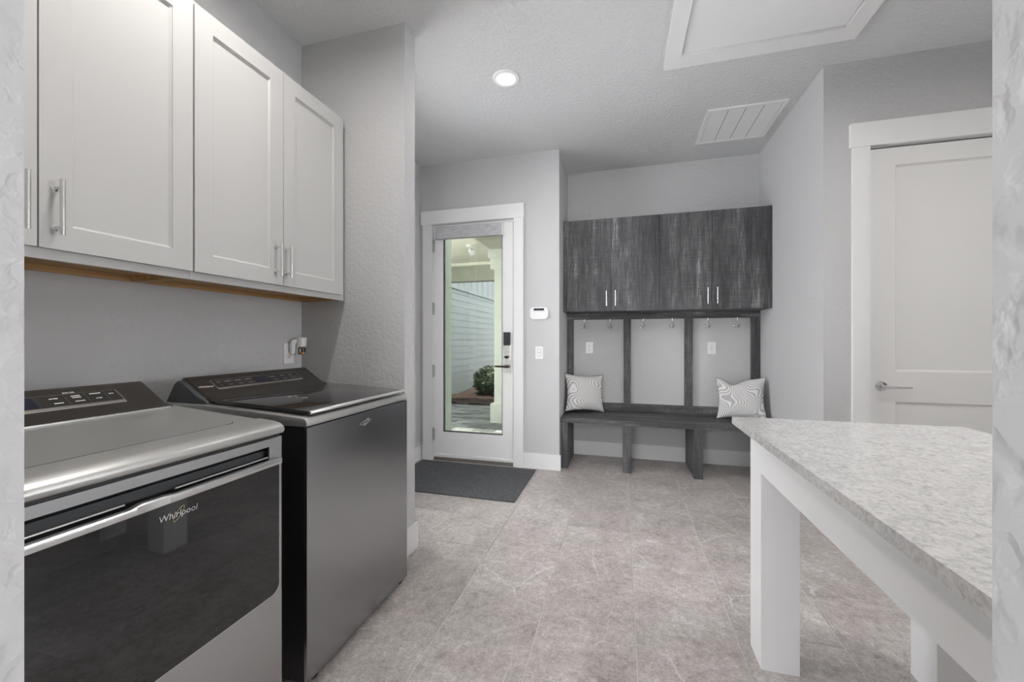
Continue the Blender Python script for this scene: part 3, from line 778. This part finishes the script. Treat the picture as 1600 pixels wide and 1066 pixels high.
prism(bm, [(WXF-0.006, 0.9550), (WXF-0.001, 0.957), (WXF-0.0005, 0.964), (WXF-0.006, 0.968), (WXF-0.014, 0.968), (WXF-0.014, 0.955)], 'y', wy_0+0.021, wy_1-0.011)
finish('lid_edge', bm, 'bar', lid, 0.001, 1)
A2, B2 = (-1.560, 0.998), (-1.665, 1.066)
bm = bmesh.new()
prism(bm, [(-1.515, 0.975), (-1.512, 0.988), A2, B2, (-1.676, 1.0705), (-1.690, 1.067), (-1.738, 0.985), (-1.738, 0.970)], 'y', wy_0+0.032, wy_1-0.014)
con = finish('control_console', bm, 'console', wa, 0.007, 3)
bm = bmesh.new()
prism(bm, [(-1.520, 0.970), (-1.535, 0.984), (-1.580, 1.002), (-1.655, 1.050), (-1.680, 1.060), (-1.700, 1.045), (-1.741, 0.975), (-1.741, 0.965)], 'y', wy_0+0.010, wy_0+0.036)
finish('console_end_cap', bm, 'gunmetal', wa, 0.006, 2)
slope_box('bezel', A2, B2, 0.034, 0.098, 1.258, 1.705, -0.002, 0.0012, 'bar', con, 0.0005)
slope_box('touch_panel', A2, B2, 0.045, 0.095, 1.262, 1.701, -0.002, 0.0018, 'black', con)
for k in range(8):
    y = 1.268 + [0, 0.034, 0.082, 0.130, 0.178, 0.262, 0.318, 0.368][k]
    wd = 0.030 if k == 0 else 0.044
    if k == 4:
        slope_box('display', A2, B2, 0.048, 0.092, y, y+0.075, 0, 0.0022, 'screen', con); continue
    slope_box('touch_key', A2, B2, 0.048, 0.092, y, y+wd, 0, 0.0021, mat('touch_key_grey', (0.03, 0.03, 0.032), 0.3), con)
    slope_box('key_print', A2, B2, 0.078, 0.082, y+0.010, y+wd-0.008, 0, 0.0026, 'dash', con)
    slope_box('key_print', A2, B2, 0.056, 0.059, y+0.014, y+wd-0.012, 0, 0.0026, 'dash', con)
slope_text(con, 'Whirlpool', 0.0145, A2, B2, 0.060, 1.221, 'ink')
# swirl emblem on the front
bm = bmesh.new(); tube(bm, ring_pts(1.483, 0.868, 0.038, 0.0065, R(6), WXF+0.0006, 36), 0.0007, 6, True)
em = finish('emblem', bm, 'bar', wa)
bm = bmesh.new(); tube(bm, ring_pts(1.488, 0.868, 0.020, 0.0075, R(38), WXF+0.0006, 36), 0.0007, 6, True); finish('emblem_ring', bm, 'bar', em)
for k in range(4):
    bm = bmesh.new(); yy = wy_0+0.055 if k % 2 else wy_1-0.04; xx = WXF-0.03 if k < 2 else WXB+0.05
    lathe(bm, [(0.020, 0), (0.022, 0.004), (0.012, 0.008), (0.012, 0.026)], (xx, yy, 0), 'z', 14); finish('foot', bm, 'black', wa)

# ---------------------------------------------------------------- table
tb = thing('work_table', 'white work table with thick square legs and pale quartz top', 'table', (0.82, 1.16, 0))
tx0, tx1, ty0, ty1 = 0.441, 1.206, 0.50, 1.848
bx('tabletop', (tx0, tx1, ty0, ty1, 0.872, 0.900), 'quartz', tb, 0.002)
bx('sub_top', (tx0+0.022, tx1-0.022, ty0+0.03, ty1-0.035, 0.859, 0.872), 'trim', tb, 0.001)
lx0, lx1, ly0, ly1 = 0.496, 1.142, 0.555, 1.796
lw, ld = 0.124, 0.127
for x in (lx0, lx1-lw):
    for y in (ly0, ly1-ld):
        bx('leg', (x, x+lw, y, y+ld, 0, 0.724), 'trim', tb, 0.0015)
bx('apron', (lx0, lx0+0.022, ly0, ly1, 0.724, 0.859), 'trim', tb, 0.001)
bx('apron', (lx1-0.022, lx1, ly0, ly1, 0.724, 0.859), 'trim', tb, 0.001)
bx('apron', (lx0+0.022, lx1-0.022, ly1-0.022, ly1, 0.724, 0.859), 'trim', tb, 0.001)
bx('apron', (lx0+0.022, lx1-0.022, ly0, ly0+0.022, 0.724, 0.859), 'trim', tb, 0.001)
boxes('corner_block', [(x, x+lw-0.022, y, y+ld-0.022, 0.724, 0.859) for x, y in ((lx0+0.022, ly0+0.022), (lx0+0.022, ly1-ld), (lx1-lw, ly0+0.022), (lx1-lw, ly1-ld))], 'trim', tb)

# ---------------------------------------------------------------- alcove: dark cabinets, frame, bench
DF, DB, DZ0, DZ1 = 3.962, 4.308, 1.497, 2.392
def dark_cab(label, x0, x1, split, end, hs):
    t = thing('storage_cabinet', label, 'cabinet', ((x0+x1)/2, (DF+DB)/2, DZ0), 'dark wood cabinets above the bench')
    e0 = 0.034 if end < 0 else 0.016; e1 = 0.034 if end > 0 else 0.016
    ya = DF-0.004
    bx('end_panel', (x0, x0+e0, ya if end < 0 else DF+0.022, DB, DZ0, DZ1), 'woodin', t, 0.001)
    bx('end_panel', (x1-e1, x1, ya if end > 0 else DF+0.022, DB, DZ0, DZ1), 'woodin', t, 0.001)
    bx('bottom_panel', (x0+e0, x1-e1, DF+0.022, DB, DZ0, DZ0+0.018), 'woodh', t, 0)
    bx('top_panel', (x0+e0, x1-e1, DF+0.022, DB, DZ1-0.018, DZ1), 'woodh', t, 0)
    bx('back_panel', (x0+e0, x1-e1, DB-0.01, DB, DZ0+0.018, DZ1-0.018), 'woodin', t, 0)
    da = x0+e0 if end < 0 else x0; db = x1-e1 if end > 0 else x1
    for a, b, hx_ in ((da, split, hs[0]), (split, db, hs[1])):
        d = bx('door', (a+0.0015, b-0.0015, DF, DF+0.020, DZ0+0.001, DZ1-0.001), 'woodv', t, 0.0012, 1)
        bm = bmesh.new(); tube(bm, [(hx_, DF-0.030, 1.545), (hx_, DF-0.030, 1.692)], 0.0055, 12); h_ = finish('handle', bm, 'satin', d)
        for z in (1.567, 1.670):
            bm = bmesh.new(); tube(bm, [(hx_, DF, z), (hx_, DF-0.030, z)], 0.0045, 10); finish('handle_post', bm, 'satin', h_)
dark_cab('left dark streaked wood two-door cabinet above the bench', XA+0.002, 0.338, -0.103, -1, (-0.143, -0.060))
dark_cab('right dark streaked wood two-door cabinet above the bench', 0.338, XR1-0.002, 0.785, 1, (0.747, 0.826))

fr = thing('hook_frame', 'dark wood board frame on the wall between bench and cabinets', 'frame', (0.35, 4.29, 0.48))
FY0, FY1 = 4.272, YB-0.0005
for a, b in ((XA+0.002, -0.498), (0.016, 0.087), (0.600, 0.673), (1.188, XR1-0.002)):
    bx('upright', (a, b, FY0, FY1, 0.562, 1.432), 'woodv', fr, 0.0015)
bx('top_rail', (XA+0.002, XR1-0.002, FY0, FY1, 1.432, 1.496), 'woodh', fr, 0.0015)
bx('bottom_rail', (XA+0.002, XR1-0.002, FY0, FY1, 0.481, 0.562), 'woodh', fr, 0.0015)

be = thing('bench', 'dark streaked wood built-in bench under the hooks', 'bench', (0.35, 4.05, 0))
bx('seat', (XA+0.001, XR1-0.001, 3.785, YB-0.0005, 0.434, 0.480), 'woodh', be, 0.003)
for a, b in ((XA+0.003, -0.498), (0.006, 0.082), (0.608, 0.680), (1.192, XR1-0.003)):
    bx('leg', (a, b, 3.795, 4.285, 0, 0.434), 'woodin', be, 0.002)

def hook(label, x):
    t = thing('coat_hook', label, 'hook', (x, 4.255, 1.32), 'chrome coat hooks under the frame rail')
    zt = 1.4316; y = 4.262
    bm = bmesh.new(); lathe(bm, [(0.010, 0.0), (0.010, -0.004), (0.005, -0.007), (0.0042, -0.045), (0.006, -0.05)], (x, y, zt), 'z', 14); finish('stem', bm, 'chrome', t)
    for k in range(3):
        a = R(-90 + 120*k + 25)
        c_, s_ = math.cos(a), math.sin(a)*0.55
        pts = []
        for r_, z_ in ((0.0, 1.384), (0.006, 1.362), (0.014, 1.345), (0.024, 1.340), (0.031, 1.350), (0.033, 1.364)):
            pts.append((x+c_*r_, y-0.004+s_*r_, z_))
        bm = bmesh.new(); tube(bm, pts, 0.0036, 8); ball(bm, pts[-1], 0.0062, 8); finish('prong', bm, 'chrome', t)
    bm = bmesh.new(); ball(bm, (x, y-0.004, 1.334), 0.0065, 10); finish('tip', bm, 'chrome', t)
names = ['leftmost chrome coat hook, nearest the alcove left wall', 'second chrome coat hook from the left, above the left outlet panel',
         'left chrome coat hook of the middle panel', 'right chrome coat hook of the middle panel',
         'left chrome coat hook of the right panel, above the outlet', 'rightmost chrome coat hook, above the right pillow']
for l, x in zip(names, (-0.383, -0.118, 0.208, 0.484, 0.808, 1.066)): hook(l, x)

def pillow(label, c, yaw, lean, roll, chop, W=0.205, Hh=0.190, Tk=0.070):
    n = 28
    def prof(u, v):
        e = max(0.0, (1-abs(u)**2.6))*max(0.0, (1-abs(v)**2.6))
        return Tk*e**0.55
    def plan(u, v):
        px = W*u*(1-0.13*(1-v*v)*abs(u)**2); pz = Hh*v*(1-0.12*(1-u*u)*abs(v)**2)
        if v > 0: pz -= chop*math.exp(-(u+0.25)**2/0.10)*v**2
        return px, pz
    rot = Euler((lean, roll, yaw), 'XYZ').to_matrix()
    def build(front=True):
        bm = bmesh.new(); F = {}; Bk = {}
        for i in range(n+1):
            for j in range(n+1):
                u, v = -1+2*i/n, -1+2*j/n
                u, v = math.sin(u*math.pi/2), math.sin(v*math.pi/2)
                px, pz = plan(u, v); th_ = prof(u, v)
                wv = 0.004*noise.noise(Vector((px*14, pz*14, yaw*7)))*(th_/Tk)
                F[i, j] = bm.verts.new((px, -th_-wv, pz))
                edge = i in (0, n) or j in (0, n)
                Bk[i, j] = F[i, j] if edge else bm.verts.new((px, th_*0.8, pz))
        for i in range(n):
            for j in range(n):
                bm.faces.new((F[i, j], F[i+1, j], F[i+1, j+1], F[i, j+1]))
                bm.faces.new((Bk[i, j+1], Bk[i+1, j+1], Bk[i+1, j], Bk[i, j]))
        return bm
    def place(name, bm, m, par):
        me = bpy.data.meshes.new(name); bm.to_mesh(me); bm.free(); me.materials.append(M[m])
        for p in me.polygons: p.use_smooth = True
        o = bpy.data.objects.new(name, me); C.objects.link(o); o.parent = par; return o
    t = thing('pillow', label, 'pillow', c, 'patterned throw pillows on the bench')
    bm = build()
    lo = min((rot @ v.co).z for v in bm.verts)
    t.location.z = 0.4805 - lo + 0.0045
    t.rotation_euler = (lean, roll, yaw)
    place('cushion', bm, 'pillow', t)
    loop = []
    for k in range(n): loop.append(plan(math.sin((-1+2*k/n)*math.pi/2), -1))
    for k in range(n): loop.append(plan(1, math.sin((-1+2*k/n)*math.pi/2)))
    for k in range(n): loop.append(plan(math.sin((1-2*k/n)*math.pi/2), 1))
    for k in range(n): loop.append(plan(-1, math.sin((1-2*k/n)*math.pi/2)))
    bm = bmesh.new(); tube(bm, [(p[0], 0.002, p[1]) for p in loop], 0.0032, 6, True)
    place('piping', bm, 'pipe', t)
pillow('pale pillow with wavy white line pattern at the left end of the bench', (-0.368, 4.110, 0.67), R(24), R(-12), R(3), 0.0)
pillow('pale pillow with wavy line pattern and dented top at the right bench end', (1.045, 4.075, 0.67), R(-24), R(-13), R(-4), 0.050)

# ---------------------------------------------------------------- rug
rg = bx('door_mat', (-1.945, -0.776, 2.884, 3.650, 0.0, 0.010), 'rug', None, 0.003)
tag(rg, 'dark charcoal looped door mat in front of the entry door', 'mat')

# ---------------------------------------------------------------- outside the entry door
GZ = -0.004
ground = struct(bx('patio_base', (-9.0, 6.0, 3.865, 16.0, -0.25, GZ-0.055), 'grout', None, 0), 'grey sand joint bed under the patio pavers', 'ground')
pm = {}
def paver(x0, x1, y0, y1):
    k = (round(x1-x0, 3), round(y1-y0, 3))
    if k not in pm:
        bm = bmesh.new(); box(bm, -k[0]/2, k[0]/2, -k[1]/2, k[1]/2, -0.05, 0)
        bmesh.ops.bevel(bm, geom=[e for e in bm.edges if all(abs(v_.co.z) < 1e-6 for v_ in e.verts)], offset=0.005, segments=1, affect='EDGES')
        me = bpy.data.meshes.new('paver'); bm.to_mesh(me); bm.free(); me.materials.append(M['paver']); pm[k] = me
    o = bpy.data.objects.new('paver', pm[k]); C.objects.link(o); o.parent = ground
    o.location = Vector(((x0+x1)/2, (y0+y1)/2, GZ-random.random()*0.003)) - ORG[ground]
yy = 4.30; row = 0
while yy < 7.05:
    xx = -3.9 + (0.15 if row % 2 else 0)
    while xx < -1.0:
        if not (-2.55 < xx and xx < -1.9 and yy < 4.3): paver(xx+0.003, xx+0.297, yy+0.003, yy+0.147)
        xx += 0.30
    yy += 0.15; row += 1
# mulch bed
bm = bmesh.new()
NX, NY = 60, 90
g = {}
for i in range(NX+1):
    for j in range(NY+1):
        x = -3.57 + 3.25*i/NX; y = 7.05 + 8.9*j/NY
        z = GZ + 0.015 + 0.035*noise.noise(Vector((x*5, y*5, 0))) + 0.03*noise.noise(Vector((x*17, y*17, 3)))
        g[i, j] = bm.verts.new((x, y, z))
for i in range(NX):
    for j in range(NY): bm.faces.new((g[i, j], g[i+1, j], g[i+1, j+1], g[i, j+1]))
mu = finish('mulch_bed', bm, 'mulch'); mu['kind'] = 'stuff'; tag(mu, 'brown mulch bed beyond the patio pavers outside', 'mulch')
# neighbouring sided wall
sw_ = struct(bx('wall_neighbour', (-3.80, -3.62, 6.2, 16.0, -0.15, 4.2), 'siding', None, 0), 'pale lap sided neighbouring wall seen through the door glass', 'wall')
zz = 0.02
pmesh = None
while zz < 2.30:
    if pmesh is None:
        bm = bmesh.new()
        prism(bm, [(0.0, 0.0), (0.012, 0.0), (0.005, 0.148), (0.0, 0.148)], 'y', -4.9, 4.9)
        pmesh = bpy.data.meshes.new('siding_plank'); bm.to_mesh(pmesh); bm.free(); pmesh.materials.append(M['siding'])
    o = bpy.data.objects.new('siding_plank', pmesh); C.objects.link(o); o.parent = sw_
    o.location = Vector((-3.62, 11.1, zz)) - ORG[sw_]; zz += 0.150
bx('band_board', (-3.62, -3.585, 6.2, 16.0, 2.36, 2.42), 'siding', sw_, 0.002)
k = 6.4
while k < 15.9:
    bx('batten', (-3.62, -3.60, k, k+0.05, 2.42, 4.2), 'siding', sw_, 0); k += 0.42
struct(bx('sky_block_wing', (-0.30, 0.0, 6.05, 16.0, -0.15, 6.5), 'siding', None, 0), 'added two-storey pale wall blocking sky light right of the outside court', 'wall')  # unseen wing, added to cut the sky light on the neighbouring wall
# pilaster beside the door, outside
struct(bx('wall_pilaster', (-2.45, -1.897, 3.866, 4.26, -0.15, 2.95), 'pil', None, 0), 'pale pilaster outside at the left of the door glass', 'wall')
# covered walk: ceiling, beams, column
porch = thing('porch_roof', 'cream porch ceiling with taupe beams outside the glass door', 'porch', (-2.5, 6.2, 2.3))
bx('ceiling_board', (-6.5, 1.5, 4.78, 7.30, 2.67, 2.85), 'cream', porch, 0)
bx('far_beam', (-6.5, 1.5, 7.10, 7.30, 2.335, 2.67), 'olive', porch, 0.004)
bx('crown_trim', (-6.5, 1.5, 7.03, 7.10, 2.62, 2.67), 'cream', porch, 0.003)
bx('side_beam', (-1.865, -1.45, 4.78, 7.10, 2.55, 2.67), 'olive', porch, 0.004)
col = thing('porch_column', 'white square porch column seen through the right of the door glass', 'column', (-1.66, 5.76, GZ))
bx('base', (-1.874, -1.45, 5.60, 6.02, GZ, 0.275), 'stucco', col, 0.004)
bx('shaft', (-1.826, -1.49, 5.645, 5.98, 0.275, 2.26), 'stucco', col, 0.004)
bx('capital', (-1.874, -1.45, 5.60, 6.02, 2.26, 2.42), 'stucco', col, 0.004)
bx('capital_top', (-1.90, -1.43, 5.57, 6.05, 2.42, 2.55), 'stucco', col, 0.004)
fx = thing('porch_light', 'small white spot light fixture on the porch ceiling outside', 'light fixture', (-2.24, 5.75, 2.67))
bm = bmesh.new(); lathe(bm, [(0.07, 0), (0.07, -0.02), (0.05, -0.03)], (-2.24, 5.75, 2.67), 'z', 20); finish('mount', bm, 'plate', fx)
bm = bmesh.new(); tube(bm, [(-2.24, 5.75, 2.64), (-2.24, 5.75, 2.61), (-2.23, 5.73, 2.59)], 0.012, 8); finish('arm', bm, 'plate', fx)
bm = bmesh.new(); tube(bm, [(-2.25, 5.76, 2.60), (-2.20, 5.70, 2.54)], [0.03, 0.042], 14); finish('lamp_head', bm, 'plate', fx)
# shrub
sb_ = thing('shrub', 'dark green rounded shrub in the mulch bed outside', 'shrub', (-2.72, 8.55, GZ))
bm = bmesh.new()
for k in range(7):
    a = k*0.9; tube(bm, [(-2.72, 8.55, GZ), (-2.72+0.12*math.cos(a), 8.55+0.12*math.sin(a), 0.22), (-2.72+0.28*math.cos(a), 8.55+0.28*math.sin(a), 0.45)], [0.012, 0.009, 0.005], 6)
finish('stem', bm, 'stem', sb_)
bm = bmesh.new()
for k in range(5200):
    d = Vector((random.gauss(0, 1), random.gauss(0, 1), random.gauss(0, 1))).normalized()
    r_ = 0.50*(random.random()**0.25)*(1+0.18*noise.noise(d*3))
    p = Vector((-2.72, 8.55, 0.28)) + Vector((d.x*r_*1.05, d.y*r_*1.05, d.z*r_*0.72))
    if p.z < 0.0: continue
    e1 = Vector((random.gauss(0, 1), random.gauss(0, 1), random.gauss(0, 1))).normalized(); e2 = e1.cross(d).normalized()
    L_ = 0.030+0.02*random.random()
    vs_ = [bm.verts.new(p+e1*L_), bm.verts.new(p+e2*L_*0.42+d*0.006), bm.verts.new(p-e1*L_), bm.verts.new(p-e2*L_*0.42+d*0.006)]
    bm.faces.new(vs_)
fo = finish('foliage', bm, 'leaf', sb_); fo['kind'] = 'stuff'
